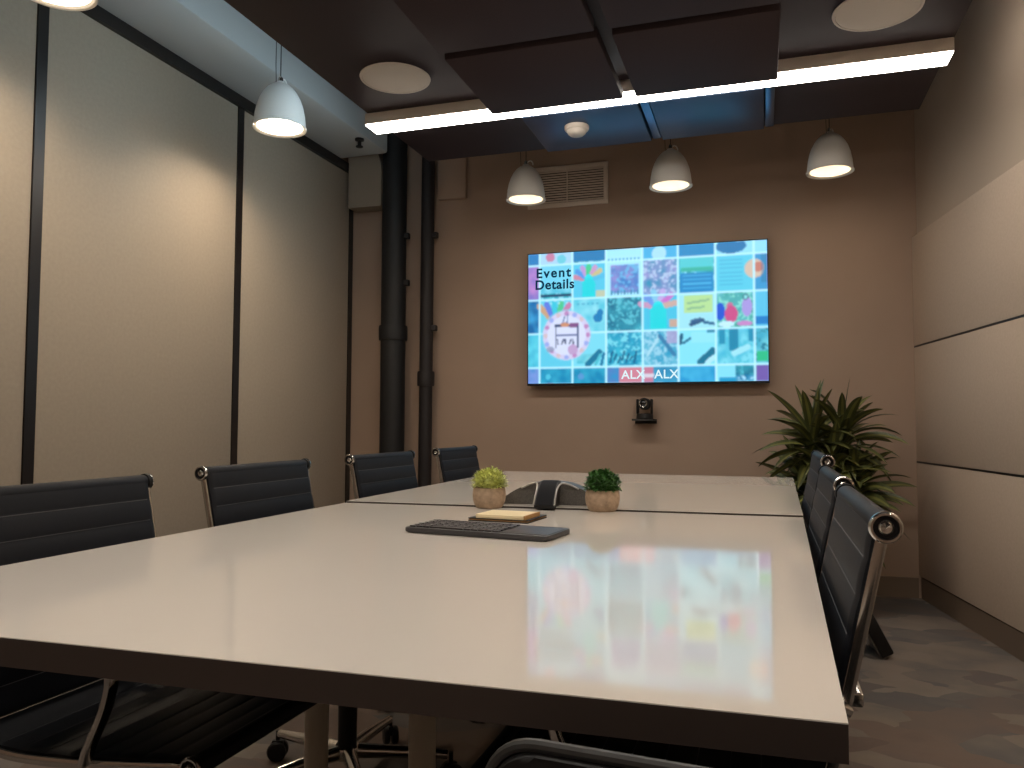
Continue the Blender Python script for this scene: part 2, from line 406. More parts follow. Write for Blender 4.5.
for i, (x, y, l) in enumerate(spots):
    o = pends[i]
    o.location = (x, y, 2.39)
    if 3 <= i <= 4:     # hung higher beside the soffit, with a larger shade
        o.location.z = 2.516; o.scale = (1.09, 1.09, 1.09)
        k = (TOP - 2.516) / 1.09 / (TOP - 2.39)
        for ch in children(o):
            n = ch.name.split('.')[0]
            if n in ('cord', 'support_wire', 'canopy'):
                ch.data = ch.data.copy()
                lo = .205
                for v in ch.data.vertices:
                    if n == 'canopy': v.co.z += (TOP - 2.516) / 1.09 - (TOP - 2.39)
                    elif v.co.z > .35: v.co.z = (TOP - 2.516) / 1.09
    tag(o, l, 'pendant lamp', 'white bell pendant lamps'); o.rotation_euler = (0, 0, .5 * i)
    if i < 3:   # the rear circuit is dimmed
        for ch in children(o):
            if ch.name.startswith('diffuser'): ch.data = ch.data.copy() if i == 0 else DIM; ch.data.materials[0] = M['pend_dim']; DIM = ch.data

# ------------------------------------------------------------------ wall vent
vt = thing('wall_vent', 'beige louvred air vent high on the rear wall behind the left rear pendant', 'vent', (-1.236, YR, 2.585))
vw, vh = .276, .14
fr = MB()
fr.box(-vw, vw, -.016, 0, vh - .03, vh, .002).box(-vw, vw, -.016, 0, -vh, -vh + .03, .002)
fr.box(-vw, -vw + .03, -.016, 0, -vh + .03, vh - .03, .002).box(vw - .03, vw, -.016, 0, -vh + .03, vh - .03, .002)
fr.build('vent_frame', M['vent'], vt)
MB().box(-vw + .03, vw - .03, -.003, 0, -vh + .03, vh - .03).build('dark_backing', M['black'], vt)
for k in range(13):
    z = -vh + .03 + (k + .5) * (2 * vh - .06) / 13
    MB().box(-vw + .029, vw - .029, -.0062, .0062, -.0012, .0012, mtx=T(0, -.0105, z) @ RX(R(-38))).build('slat', M['vent'], vt)
MB().box(-.004, .004, -.017, -.012, -vh + .03, vh - .03).build('mullion', M['vent'], vt)

# ------------------------------------------------------------------ television
W, H = 252, 142
yy, xx = np.mgrid[0:H, 0:W]; U = (xx + .5) / W; V = (yy + .5) / H
rs = np.random.RandomState(4)
def lin(c): c = np.array(c, float) / 255; return np.where(c <= .04045, c / 12.92, ((c + .055) / 1.055) ** 2.4)
img = np.zeros((H, W, 3)); img[:] = lin((60, 170, 205))
def blur(n, k):
    for _ in range(k): n = (n + np.roll(n, 1, 0) + np.roll(n, -1, 0) + np.roll(n, 1, 1) + np.roll(n, -1, 1)) / 5
    return n
n1 = blur(rs.rand(H, W), 2); n1 = (n1 - n1.min()) / (n1.max() - n1.min())
n3 = blur(rs.rand(H, W), 14); n3 = (n3 - n3.min()) / (n3.max() - n3.min())
def rect(u0, v0, u1, v1, c, a=1.):
    m = ((U >= u0) & (U < u1) & (V >= v0) & (V < v1))[..., None] * a
    global img; img = img * (1 - m) + lin(c) * m
def disc(u, v, r, c, a=1., ry=None):
    ry = ry or r
    m = ((((U - u) / r) ** 2 + ((V - v) * .5625 / ry) ** 2) < 1)[..., None] * a
    global img; img = img * (1 - m) + lin(c) * m
def line(u0, v0, u1, v1, wd, c, a=1.):
    dx, dy = u1 - u0, (v1 - v0) * .5625; L2 = dx * dx + dy * dy + 1e-9
    t = np.clip(((U - u0) * dx + (V - v0) * .5625 * dy) / L2, 0, 1)
    d = np.hypot(U - u0 - t * dx, (V - v0) * .5625 - t * dy)
    m = (d < wd)[..., None] * a
    global img; img = img * (1 - m) + lin(c) * m
def photo(u0, v0, u1, v1, ca, cb, cc=None):
    k = np.clip(n3 * 1.5 - .25, 0, 1)[..., None]; q = (n1 > .56)[..., None]
    t = lin(ca) * (1 - k) + lin(cb) * k
    if cc is not None: t = np.where(q, lin(cc), t)
    m = ((U >= u0) & (U < u1) & (V >= v0) & (V < v1))[..., None]
    global img; img = np.where(m, t, img)
cu = [0, .05, .198, .345, .4986, .6455, .799, .9477, 1.001]
rv = [0, .092, .358, .617, .882, 1.001]
teal = ((20, 120, 165), (85, 190, 215), (120, 215, 230))
for i in range(8):
    for j in range(5):
        photo(cu[i], rv[j], cu[i + 1], rv[j + 1], (15 + 25 * rs.rand(), 110 + 50 * rs.rand(), 155 + 40 * rs.rand()), (70 + 50 * rs.rand(), 185 + 30 * rs.rand(), 215), (130 + 60 * rs.rand(), 220, 235))
# top row
rect(0, 0, .05, .09, (40, 120, 180)); rect(.05, 0, .198, .09, (190, 215, 235)); disc(.10, .03, .02, (225, 120, 150)); disc(.15, .05, .02, (120, 205, 215))
rect(.198, 0, .345, .075, (0, 115, 170)); rect(.345, 0, .4986, .05, (185, 235, 245)); rect(.6455, 0, .799, .09, (5, 130, 185))
rect(.4986, 0, .6455, .09, (70, 175, 220)); disc(.57, .05, .03, (190, 225, 240)); rect(.799, 0, 1, .09, (165, 225, 240)); disc(.86, .03, .06, (10, 110, 165), 1, .03)
# event card
photo(.0, .10, .05, .35, (150, 110, 190), (215, 130, 195)); rect(.05, .10, .198, .30, (130, 210, 230)); photo(.05, .24, .198, .31, (90, 190, 210), (160, 225, 235))
rect(.05, .315, .30, .338, (30, 50, 80))
# fan of coloured rays around a cyan figure
def figure(u, v, s, ray):
    for k, c in enumerate(ray):
        a = PI * (.08 + .84 * k / (len(ray) - 1))
        line(u, v, u - s * math.cos(a), v - s * 1.6 * math.sin(a), s * .16, c)
    disc(u, v - .01, s * .28, (40, 225, 225)); rect(u - s * .45, v + .02, u + s * .45, v + .17, (25, 215, 215)); disc(u, v + .04, s * .46, (25, 215, 215))
rect(.2, .10, .345, .355, (95, 200, 225)); figure(.27, .22, .065, [(230, 130, 150), (90, 150, 220), (215, 150, 205), (70, 205, 130), (225, 150, 190), (230, 190, 120), (90, 190, 220)]); rect(.30, .30, .345, .35, (215, 200, 160))
rect(.345, .05, .4986, .355, (190, 235, 245)); photo(.365, .12, .485, .33, (60, 120, 190), (175, 140, 205), (120, 180, 220)); 
for k in range(9): rect(.352 + k * .016, .07, .361 + k * .016, .10, (70, 160, 190)); rect(.365 + k * .014, .31, .372 + k * .014, .345, (60, 130, 170))
photo(.4986, .10, .6455, .36, (40, 140, 175), (175, 150, 205), (200, 200, 225))
rect(.655, .10, .79, .18, (90, 205, 205)); rect(.66, .17, .785, .20, (60, 180, 150)); rect(.655, .21, .79, .35, (10, 130, 190))
for k in range(4): rect(.665, .225 + k * .03, .78, .233 + k * .03, (90, 190, 225), .8)
rect(.799, .10, .9477, .358, (100, 205, 225))
for k in range(7): rect(.815, .125 + k * .03, .905, .132 + k * .03, (60, 170, 205), .8)
rect(.9477, .09, 1, .358, (60, 150, 200)); disc(.95, .20, .038, (240, 190, 160)); disc(.965, .19, .02, (225, 120, 90)); rect(.975, .1, 1, .3, (40, 110, 150), .5)
# second row
photo(0, .36, .05, .617, (20, 90, 150), (70, 160, 205)); rect(.05, .36, .198, .617, (120, 210, 225))
for k, c in enumerate([(230, 160, 110), (110, 120, 215), (70, 200, 215), (90, 200, 130), (225, 120, 160)]):
    line(.13, .56, .05 + .033 * k, .38 + .012 * abs(k - 2), .012, c)
photo(.198, .36, .345, .617, (100, 200, 215), (170, 230, 235)); disc(.31, .51, .02, (20, 120, 175)); disc(.32, .47, .014, (20, 120, 175)); 
photo(.345, .36, .4986, .617, (10, 105, 130), (60, 160, 175), (100, 190, 200))
rect(.4986, .37, .6455, .617, (80, 195, 220)); figure(.565, .45, .075, [(225, 150, 180), (120, 150, 220), (150, 200, 225), (215, 170, 220), (225, 110, 195), (230, 170, 150)]); rect(.61, .54, .6455, .60, (225, 165, 135))
rect(.6455, .36, .799, .617, (180, 230, 235)); rect(.672, .37, .785, .50, (205, 225, 140)); line(.685, .43, .77, .41, .004, (150, 185, 130)); line(.685, .47, .75, .46, .004, (150, 185, 130))
line(.70, .585, .745, .555, .008, (40, 70, 110)); line(.75, .57, .79, .585, .006, (40, 90, 130)); line(.70, .56, .735, .545, .005, (60, 90, 130))
photo(.799, .36, .9477, .617, (110, 190, 195), (60, 160, 140), (150, 220, 200)); disc(.815, .50, .020, (25, 70, 200), 1, .035); disc(.853, .46, .014, (225, 100, 140)); disc(.858, .52, .026, (230, 60, 120), 1, .035); disc(.92, .47, .02, (190, 150, 215), 1, .04); disc(.84, .59, .03, (220, 240, 245), 1, .012); disc(.91, .59, .03, (225, 130, 190), 1, .01); disc(.915, .40, .012, (40, 70, 90)); disc(.915, .40, .008, (150, 220, 215))
rect(.9477, .36, 1, .617, (100, 195, 225)); rect(.9477, .54, 1, .60, (20, 120, 190))
# third row
photo(0, .62, .05, .88, (70, 180, 205), (110, 215, 225)); rect(.05, .62, .198, .88, (110, 205, 225)); rect(.198, .62, .345, .88, (140, 220, 232)); photo(.22, .78, .30, .85, (90, 190, 205), (160, 225, 225))
line(.265, .86, .315, .77, .013, (20, 110, 140)); line(.30, .86, .32, .79, .006, (90, 190, 200)); line(.325, .86, .335, .78, .006, (20, 110, 150))
photo(.345, .62, .4986, .88, (20, 130, 170), (60, 180, 200), (130, 215, 225))
for k in range(7): line(.362 + k * .017, .85 - .02 * (k % 2), .372 + k * .017, .77 + .02 * (k % 3), .004, (10, 85, 120))
photo(.4986, .62, .6455, .88, (40, 150, 185), (130, 200, 215), (170, 210, 225)); rect(.60, .63, .6455, .72, (205, 160, 200), .7); line(.52, .80, .57, .66, .006, (190, 220, 230)); line(.57, .66, .63, .80, .008, (60, 120, 160))
rect(.6455, .62, .799, .88, (150, 228, 240)); line(.655, .72, .66, .66, .007, (20, 80, 110)); line(.665, .72, .70, .68, .005, (30, 100, 130)); rect(.70, .64, .79, .72, (165, 232, 240)); rect(.76, .63, .795, .645, (40, 130, 160)); line(.735, .86, .785, .78, .014, (15, 105, 130)); line(.765, .86, .785, .83, .010, (200, 235, 240))
photo(.799, .62, .9477, .88, (60, 180, 205), (140, 220, 230), (90, 195, 210)); rect(.81, .63, .835, .73, (30, 140, 170)); rect(.925, .63, .945, .72, (30, 140, 170)); rect(.85, .63, .885, .78, (25, 130, 160)); line(.87, .80, .92, .76, .012, (180, 230, 235))
photo(.9477, .62, 1, .88, (70, 170, 190), (130, 210, 215), (40, 120, 140)); rect(.955, .79, 1, .86, (50, 190, 120))
# bottom row
photo(0, .885, .05, 1, (90, 140, 200), (150, 150, 215)); photo(.05, .885, .345, 1, (20, 130, 170), (60, 170, 195)); disc(.09, .95, .012, (90, 195, 215)); disc(.235, .95, .014, (100, 150, 200))
photo(.345, .885, .42, 1, (130, 90, 170), (60, 140, 190)); rect(.40, .89, .4986, 1, (235, 125, 135)); rect(.4986, .89, .555, 1, (225, 120, 140)); photo(.545, .885, .6455, 1, (50, 130, 170), (70, 160, 190)); line(.51, .95, .54, .95, .008, (245, 210, 215))
photo(.6455, .885, .799, 1, (40, 150, 200), (80, 185, 220)); rect(.799, .89, .875, 1, (150, 225, 238)); rect(.81, .97, .875, 1, (30, 150, 190)); photo(.875, .885, .9477, .96, (20, 100, 130), (60, 160, 170), (90, 190, 200)); rect(.9477, .89, 1, 1, (130, 80, 160))
# white gutters
for u in cu[1:-1]: rect(u - .004, 0, u + .004, 1, (215, 248, 252))
for v in rv[1:-1]: rect(0, v - .007, 1, v + .007, (215, 248, 252), .9)
# round pale pink badge
disc(.172, .635, .112, (150, 215, 230), .5); disc(.172, .635, .105, (238, 205, 228)); 
disc(.172, .635, .085, (245, 225, 240))
for a0 in range(16):
    a = a0 * PI / 8; disc(.172 + .094 * math.cos(a), .635 + .167 * math.sin(a), .010, ((215, 130, 180), (175, 170, 225), (240, 190, 190))[a0 % 3])
line(.125, .56, .222, .56, .006, (60, 50, 90)); disc(.165, .555, .020, (235, 140, 90), 1, .010); rect(.185, .545, .228, .575, (150, 70, 120))
line(.125, .57, .125, .73, .003, (70, 60, 100)); line(.222, .57, .222, .73, .003, (70, 60, 100)); line(.128, .635, .22, .635, .003, (120, 110, 150))
line(.155, .54, .165, .49, .003, (120, 120, 160)); line(.175, .54, .178, .48, .003, (120, 120, 160))
disc(.10, .74, .018, (160, 150, 170), .8, .012); disc(.20, .745, .022, (215, 150, 190), .9, .022)
for k in range(5): line(.134 + k * .017, .70, .134 + k * .017 + (.008 if k % 2 else -.002), .665, .0032, (60, 40, 80))
for k in range(6): rect(.08 + k * .018, .36 + .02 * (k % 2), .09 + k * .018, .372 + .02 * (k % 2), (225, 240, 245), .6)
for k in range(5): rect(.22 + k * .02, .395, .232 + k * .02, .41, (60, 160, 190), .7)
for k in range(8): rect(.51 + k * .015, .12 + .05 * (k % 3), .518 + k * .015, .135 + .05 * (k % 3), (210, 225, 240), .6)
tint = np.array([.76, .97, 1.06]); img = img * tint
img = (img * 2 + np.roll(img, 1, 1) + np.roll(img, -1, 1)) / 4
img = (img * 2 + np.roll(img, 1, 0) + np.roll(img, -1, 0)) / 4
img = img * .90 + lin((60, 165, 215)) * .10
img = np.clip(img, 0, 1)

TVL, TVR, TVT, TVB = -1.484, .031, CAMZ + 1.128, CAMZ + .266
TVY = 4.985
tv = thing('television', 'large wall mounted screen showing a teal collage on the rear wall', 'television', ((TVL + TVR) / 2, YR, (TVT + TVB) / 2))
tw, th = (TVR - TVL) / 2, (TVT - TVB) / 2
yf = TVY - YR
MB().box(-tw - .004, tw + .004, yf + .006, yf + .045, -th - .006, th + .004, .003).build('casing', M['black'], tv)
bz = MB()
bz.box(-tw - .005, tw + .005, yf - .003, yf + .008, th, th + .005).box(-tw - .005, tw + .005, yf - .003, yf + .008, -th - .014, -th)
bz.box(-tw - .005, -tw, yf - .003, yf + .008, -th, th).box(tw, tw + .005, yf - .003, yf + .008, -th, th)
bz.build('bezel', M['black'], tv)
MB().box(-.35, .35, yf + .045, 0, -.2, .2, .004).build('wall_mount', M['black'], tv)
# screen: a fine grid that carries the picture as colours
vs = []; fs = []
for j in range(H + 1):
    for i in range(W + 1): vs.append((-tw + 2 * tw * i / W, yf, th - 2 * th * j / H))
for j in range(H):
    for i in range(W):
        a = j * (W + 1) + i; fs.append((a, a + W + 1, a + W + 2, a + 1))
me = bpy.data.meshes.new('screen'); me.from_pydata(vs, [], fs)
ca = me.color_attributes.new('picture', 'FLOAT_COLOR', 'CORNER')
arr = np.ones((H * W, 4, 4), np.float32); arr[:, :, :3] = img.reshape(-1, 1, 3)
ca.data.foreach_set('color', arr.ravel())
m = bpy.data.materials.new('screen picture'); m.use_nodes = True; nt = m.node_tree; nt.nodes.clear()
o_ = nt.nodes.new('ShaderNodeOutputMaterial'); e_ = nt.nodes.new('ShaderNodeEmission'); a_ = nt.nodes.new('ShaderNodeVertexColor'); a_.layer_name = 'picture'
TVS = 1.15
e_.inputs[1].default_value = TVS
nt.links.new(a_.outputs[0], e_.inputs[0])
gl = nt.nodes.new('ShaderNodeBsdfGlossy'); gl.inputs['Roughness'].default_value = .3; gl.inputs['Color'].default_value = (.03, .03, .03, 1)
ad = nt.nodes.new('ShaderNodeAddShader'); nt.links.new(e_.outputs[0], ad.inputs[0]); nt.links.new(gl.outputs[0], ad.inputs[1]); nt.links.new(ad.outputs[0], o_.inputs[0])
me.materials.append(m)
sc_ = bpy.data.objects.new('screen', me); COL.objects.link(sc_); sc_.parent = tv
def lettering(text, u, v, h, m, parent, bold=.0, space=1.0):
    cu_ = bpy.data.curves.new('lettering', 'FONT'); cu_.body = text; cu_.size = h; cu_.offset = bold; cu_.extrude = .0004; cu_.space_character = space
    tmp = bpy.data.objects.new('lettering_source', cu_); COL.objects.link(tmp)
    bpy.context.view_layer.update()
    me_ = bpy.data.meshes.new_from_object(tmp.evaluated_get(bpy.context.evaluated_depsgraph_get()))
    bpy.data.objects.remove(tmp)
    me_.name = 'lettering'; me_.materials.clear(); me_.materials.append(m)
    o = bpy.data.objects.new('lettering', me_); COL.objects.link(o); o.parent = parent
    o.rotation_euler = (PI / 2, 0, 0); o.location = (-tw + 2 * tw * u, yf - .0015, th - 2 * th * v)
    return o
lettering('Event', .035, .185, .088, M['screen_dark'], sc_, .0022, 1.22)
lettering('Details', .030, .275, .088, M['screen_dark'], sc_, .0022, 1.08)
lettering('ALX', .410, .972, .078, M['screen_ink'], sc_, .001, 1.05)
lettering('ALX', .548, .972, .078, M['screen_ink'], sc_, .001, 1.05)

# ------------------------------------------------------------------ camera below the screen
wc = thing('video_camera', 'small black conference camera on a wall shelf below the screen', 'camera', (-.715, YR, CAMZ + .035))
MB().box(-.075, .065, -.14, 0, -.012, 0, .003).build('wall_shelf', M['black'], wc)
MB().box(-.075, .065, -.008, 0, -.03, -.012, .002).build('bracket', M['black'], wc)
MB().lathe([(0, .0), (.052, 0), (.054, .004), (.050, .030), (.046, .034), (0, .034)], 28, c=(-.002, -.075, 0)).build('camera_base', M['black'], wc)
for x in (-.052, .036): MB().box(x, x + .012, -.105, -.045, .03, .125, .006).build('yoke_arm', M['black'], wc)
he = MB(); he.lathe([(0, -.045), (.030, -.045), (.037, -.038), (.038, .03), (.034, .04), (0, .04)], 28, mtx=T(-.002, -.075, .095) @ RX(PI / 2) @ RZ(0))
he.build('camera_head', M['black'], wc)
le = MB(); le.lathe([(.019, .0), (.026, 0), (.027, .004), (.025, .008), (.019, .006), (.019, 0)], 28, mtx=T(-.006, -.119, .098) @ RX(PI / 2)).build('lens_ring', M['chrome'], wc)
MB().lathe([(0, .004), (.010, .004), (.019, .001), (.019, 0), (0, 0)], 24, mtx=T(-.006, -.119, .098) @ RX(PI / 2)).build('lens', M['lens'], wc)
MB().box(-.07, .06, -.142, -.1385, -.011, -.004).build('front_strip', M['grey_rim'], wc)

# ------------------------------------------------------------------ tables
TZ = .74
def shrink(pts, d):
    c = Vector((sum(p[0] for p in pts) / 4, sum(p[1] for p in pts) / 4)); out = []
    for p in pts:
        out.append((p[0] - math.copysign(d, p[0] - c.x), p[1] - math.copysign(d, p[1] - c.y)))
    return out
def table(label, pts, legs, beams, TZ=TZ):
    t = thing('conference_table', label, 'table', ((pts[0][0] + pts[2][0]) / 2, (pts[0][1] + pts[2][1]) / 2, 0), 0, 'white conference tables pushed together')
    ox, oy = t.location.x, t.location.y
    q = [(x - ox, y - oy) for x, y in pts]
    MB().prism(q, TZ - .0012, TZ, 0).build('tabletop', M['table_top'], t, 0)
    tag(MB().prism(q, TZ - .034, TZ - .0013).build('edge_band', M['table_edge'], t), 'dark brown edge')
    fr = MB()
    for x0, x1, y0, y1 in beams: fr.box(x0 - ox, x1 - ox, y0 - oy, y1 - oy, TZ - .075, TZ - .0345, .003)
    fr.build('under_frame', M['steel'], t)
    for x, y, r in legs:
        l = MB().lathe([(0, 0), (r + .004, 0), (r + .004, .012), (r, .02), (r, TZ - .076), (0, TZ - .076)], 28, c=(x - ox, y - oy, 0)).build('leg', M['leg_white'], t)
table('nearer white gloss conference table with dark brown edge', [(-1.27, .695), (.0645, .728), (.098, 2.287), (-1.262, 2.219)],
      [(-.99, 1.625, .027), (-.725, 1.625, .030), (-.40, 1.625, .027), (-.14, 1.625, .027)],
      [(-1.1, -.06, 1.60, 1.65), (-.72, -.66, .95, 2.1)])
table('farther white gloss conference table close to the rear wall', [(-1.2625, 2.229), (.0985, 2.297), (.127, 3.907), (-1.285, 3.905)],
      [(-.99, 3.2, .027), (-.725, 3.2, .027), (-.40, 3.2, .027), (-.14, 3.2, .027)],
      [(-1.1, -.06, 3.175, 3.225), (-.72, -.66, 2.45, 3.7)], TZ + .005)

# ------------------------------------------------------------------ chairs
def sling(path, wid, pitch, amp, th, s0=0):
    """padded ribbed pad following path (x, z), across y in [-wid, wid]"""
    n = len(path); ss = [0]
    for i in range(1, n): ss.append(ss[-1] + (path[i] - path[i - 1]).length)
    top = []; bot = []
    for i, p in enumerate(path):
        t = (path[min(i + 1, n - 1)] - path[max(i - 1, 0)]).normalized(); nn = Vector((-t.y, t.x))
        g = abs(math.sin(PI * (ss[i] + s0) / pitch)) ** .5
        h = th + amp * g
        top.append(p + nn * h); bot.append(p - nn * h)
    ring = top + bot[::-1]; m = len(ring)
    cols = [(-wid, .55), (-wid + .006, .92), (-wid + .016, 1), (0, 1), (wid - .016, 1), (wid - .006, .92), (wid, .55)]
    mb = MB(); vs = []; fs = []
    ctr = list(path) + list(path)[::-1]
    for y, k in cols:
        for j in range(m): 
            q = ctr[j] + (ring[j] - ctr[j]) * k; vs.append((q.x, y, q.y))
    for c in range(len(cols) - 1):
        for j in range(m):
            fs.append((c * m + j, c * m + (j + 1) % m, (c + 1) * m + (j + 1) % m, (c + 1) * m + j))
    for c in (0, len(cols) - 1):
        o = c * m
        for j in range(n - 1): fs.append((o + j, o + j + 1, o + m - 2 - j, o + m - 1 - j))
    mb.add(vs, fs)
    # pale stitched welts across the pad in every groove, both faces
    k = 1
    while k * pitch - s0 < ss[-1] - .012:
        q = k * pitch - s0; k += 1
        i = min(range(n), key=lambda j: abs(ss[j] - q))
        if i < 2 or i > n - 3: continue
        t = (path[i + 1] - path[i - 1]).normalized(); nn = Vector((-t.y, t.x))
        for sg in (-1, 1):
            c = path[i] + nn * sg * (th + .0003)
            mb.tube([(c.x, -wid + .012, c.y), (c.x, wid - .012, c.y)], .0011, 6, 1)
    return mb
def resample(pts, d):
    out = [pts[0]]; acc = 0
    for a, b in zip(pts, pts[1:]):
        L = (b - a).length; x = d - acc
        while x <= L:
            out.append(a.lerp(b, x / L)); x += d
        acc = (acc + L) % d
    return out + [pts[-1]]
CP = [Vector(p) for p in ((.245, .452), (.20, .450), (.10, .440), (-.02, .430), (-.13, .428), (-.185, .440), (-.212, .475), (-.228, .53), (-.255, .65), (-.298, .850))]
PATH = resample(bez(CP, 12), .004)
split = min(range(len(PATH)), key=lambda i: (PATH[i] - Vector((-.205, .462))).length)
def star_base(t, seat_z=.43, cx=0., rot=.35, rad=.275):
    MB().lathe([(0, .105), (.034, .105), (.036, .10), (.036, .075), (0, .075)], 24, c=(cx, 0, 0)).build('base_hub', M['chrome'], t)
    MB().lathe([(0, .10), (.026, .10), (.026, .25), (.021, .255), (.0, .255)], 24, c=(cx, 0, 0)).build('gas_lift_cover', M['black'], t)
    MB().lathe([(0, .25), (.014, .25), (.014, seat_z - .06), (0, seat_z - .06)], 20, c=(cx, 0, 0)).build('gas_lift', M['chrome'], t)
    for k in range(5):
        a = 2 * PI * k / 5 + rot
        d = Vector((math.cos(a), math.sin(a), 0))
        pts = [Vector((cx, 0, .092)) + d * .03, Vector((cx, 0, .088)) + d * .14, Vector((cx, 0, .078)) + d * rad]
        lg = MB().tube(pts, [.020, .017, .012], 12).build('base_leg', M['chrome'], t)
        c = Vector((cx, 0, 0)) + d * (rad + .01)
        cs = MB()
        cs.lathe([(0, .085), (.006, .085), (.006, .045), (0, .045)], 10, c=c)
        for s in (-1, 1):
            cs.lathe([(0, -.009), (.024, -.009), (.028, -.005), (.028, .005), (.024, .009), (0, .009)], 20, mtx=T(c.x, c.y, .028) @ RZ(a + .6) @ RX(PI / 2) @ T(0, 0, s * .013))
        cs.box(-.016, .016, -.008, .008, .03, .058, .003, mtx=T(c.x, c.y, 0) @ RZ(a + .6))
        cs.build('caster', M['black'], t)
def office_chair():
    t = thing('office_chair', '', 'chair')
    wd = .236
    sling(PATH[:split], wd, .050, .0028, .0085).build('seat', [M['leather'], M['welt']], t)
    sling(PATH[split:-1], wd, .051, .0028, .0085).build('backrest', [M['leather'], M['welt']], t)
    for nm_, (x, z), rr in (('top_roll', (-.3035, .850), .0165), ('front_roll', (.247, .452), .017)):
        MB().lathe([(0, -wd), (rr * .9, -wd), (rr, -wd + .004), (rr, wd - .004), (rr * .9, wd), (0, wd)], 24, mtx=T(x, 0, z) @ RX(PI / 2)).build(nm_, M['leather'], t)
    for s in (-1, 1):
        yb = s * .2415
        fp = []
        for i in range(2, len(PATH) - 2, 3):
            tt = (PATH[i + 1] - PATH[i - 1]).normalized(); fp.append((PATH[i].x - abs(tt.y) * .004, yb, PATH[i].y - abs(tt.x) * .004))
        fr_ = MB().tube(fp, 0, 12, flat=(.0042, .0075), ref=(0, 1, 0)).build('side_frame', M['chrome'], t)
        for (x, z), rr in (((-.3035, .850), .0185), ((.247, .452), .018)):
            mm = T(x, s * .2362, z) @ RX(-s * PI / 2)
            cap = MB().lathe([(0, 0), (rr, 0), (rr + .0005, .003), (rr + .0005, .011), (rr - .001, .0135), (rr - .0035, .0135), (rr - .0042, .009), (0, .009)], 28, mtx=mm)
            e = cap.build('end_cap', M['black'], t)
            MB().lathe([(rr - .0008, .0138), (rr + .0012, .012), (rr + .0014, .009), (rr - .0008, .0145), (rr - .0034, .0145), (rr - .0034, .0125), (rr - .0008, .0138)], 28, mtx=mm).build('ring', M['chrome'], e)
            MB().lathe([(rr * .5, .009), (rr * .5, .012), (rr * .36, .0145), (rr * .12, .0135), (0, .0125)], 24, mtx=mm).build('bolt', M['chrome'], e)
        arm = bez([(-.256, s * .252, .628), (-.225, s * .264, .638), (-.12, s * .272, .638), (.04, s * .272, .634), (.095, s * .272, .620), (.112, s * .270, .585), (.095, s * .264, .53), (.06, s * .256, .47), (.045, s * .253, .436)], 6)
        am = MB().tube(arm, 0, 10, flat=(.011, .006), ref=(0, 1, 0)).build('armrest', M['chrome'], t)
        pad = bez([(-.20, s * .267, .650), (-.10, s * .272, .651), (-.01, s * .272, .648), (.035, s * .272, .638)], 6)
        MB().tube(pad, 0, 10, flat=(.016, .006), ref=(0, 1, 0)).build('arm_pad', M['black'], am)
    for x, z in ((-.265, .64), (.06, .415)):
        MB().box(x - .012, x + .004, -.229, .229, z - .016, z + .002, .003).build('crossbar', M['chrome'], t)
    MB().prism([(-.12, -.05), (.10, -.045), (.10, .045), (-.12, .05)], .355, .412, .01).build('mechanism', M['black'], t)
    star_base(t)
    return t
C0 = office_chair()
chairs = [(-1.102, 1.285, 0, 0, 'dark ribbed office chair at left of table, cut by the left picture edge'),
          (-1.102, 1.968, .0, .008, 'dark ribbed office chair at the left table side, second from the viewer'),
          (-1.102, 2.745, -.02, .010, 'slate ribbed office chair at the left table side in front of the thick black pipe'),
          (-1.102, 3.515, .0, .012, 'slate ribbed office chair at the left table side, farthest and nearest the rear wall'),
          (-.163, 1.309, PI, .015, 'dark ribbed office chair right of table, nearest, with large round end cap'),
          (-.151, 1.976, PI, .017, 'dark ribbed office chair at the right table side, middle of the three'),
          (-.133, 2.641, PI, .036, 'dark ribbed office chair right of table, farthest, in front of tall plant')]
for i, (x, y, rz, dz, l) in enumerate(chairs):
    o = C0 if i == 0 else copy_tree(C0)
    o.location = (x, y, 0); o.rotation_euler = (0, 0, rz); tag(o, l, 'chair', 'ribbed office chairs around the table')
    if dz:      # seat raised on its gas lift
        for ch in children(o):
            n = ch.name.split('.')[0]
            if n in ('base_hub', 'base_leg', 'caster', 'gas_lift_cover'): continue
            ch.location.z += dz

# rounded-back chair at the near end of the table
ec = thing('end_chair', 'black chair with rounded grey-rimmed back at the near end of the table', 'chair', (.03, .785, 0), PI / 2 - R(5))
def rrect(w, h, r, n=8):
    pts = []
    for cx, cz, a0 in ((w - r, h - r, 0), (-w + r, h - r, PI / 2), (-w + r, -h + r, PI), (w - r, -h + r, 1.5 * PI)):
        for k in range(n + 1): a = a0 + k * PI / 2 / n; pts.append((cx + r * math.cos(a), cz + r * math.sin(a)))
    return pts
lean = R(7)
mb = T(-.14, 0, .565) @ RY(-lean) @ Matrix(((0, 0, 1, 0), (1, 0, 0, 0), (0, 1, 0, 0), (0, 0, 0, 1)))
MB().prism(rrect(.243, .155, .045), -.012, .012, .006, mtx=mb).build('backrest', M['black'], ec)
rim = [mb @ Vector((x, z, 0)) for x, z in rrect(.247, .159, .047)]
MB().tube(rim + rim[:1], .0055, 10, cap=False).build('back_rim', M['grey_rim'], ec)
MB().prism(rrect(.18, .22, .06), .41, .455, .015, mtx=T(.055, 0, 0)).build('seat', M['black'], ec)
MB().box(-.135, -.10, -.03, .03, .38, .52, .006).build('back_stem', M['black'], ec)
MB().box(-.15, .10, -.05, .05, .36, .41, .01).build('mechanism', M['black'], ec)
star_base(ec, rot=PI, rad=.22)

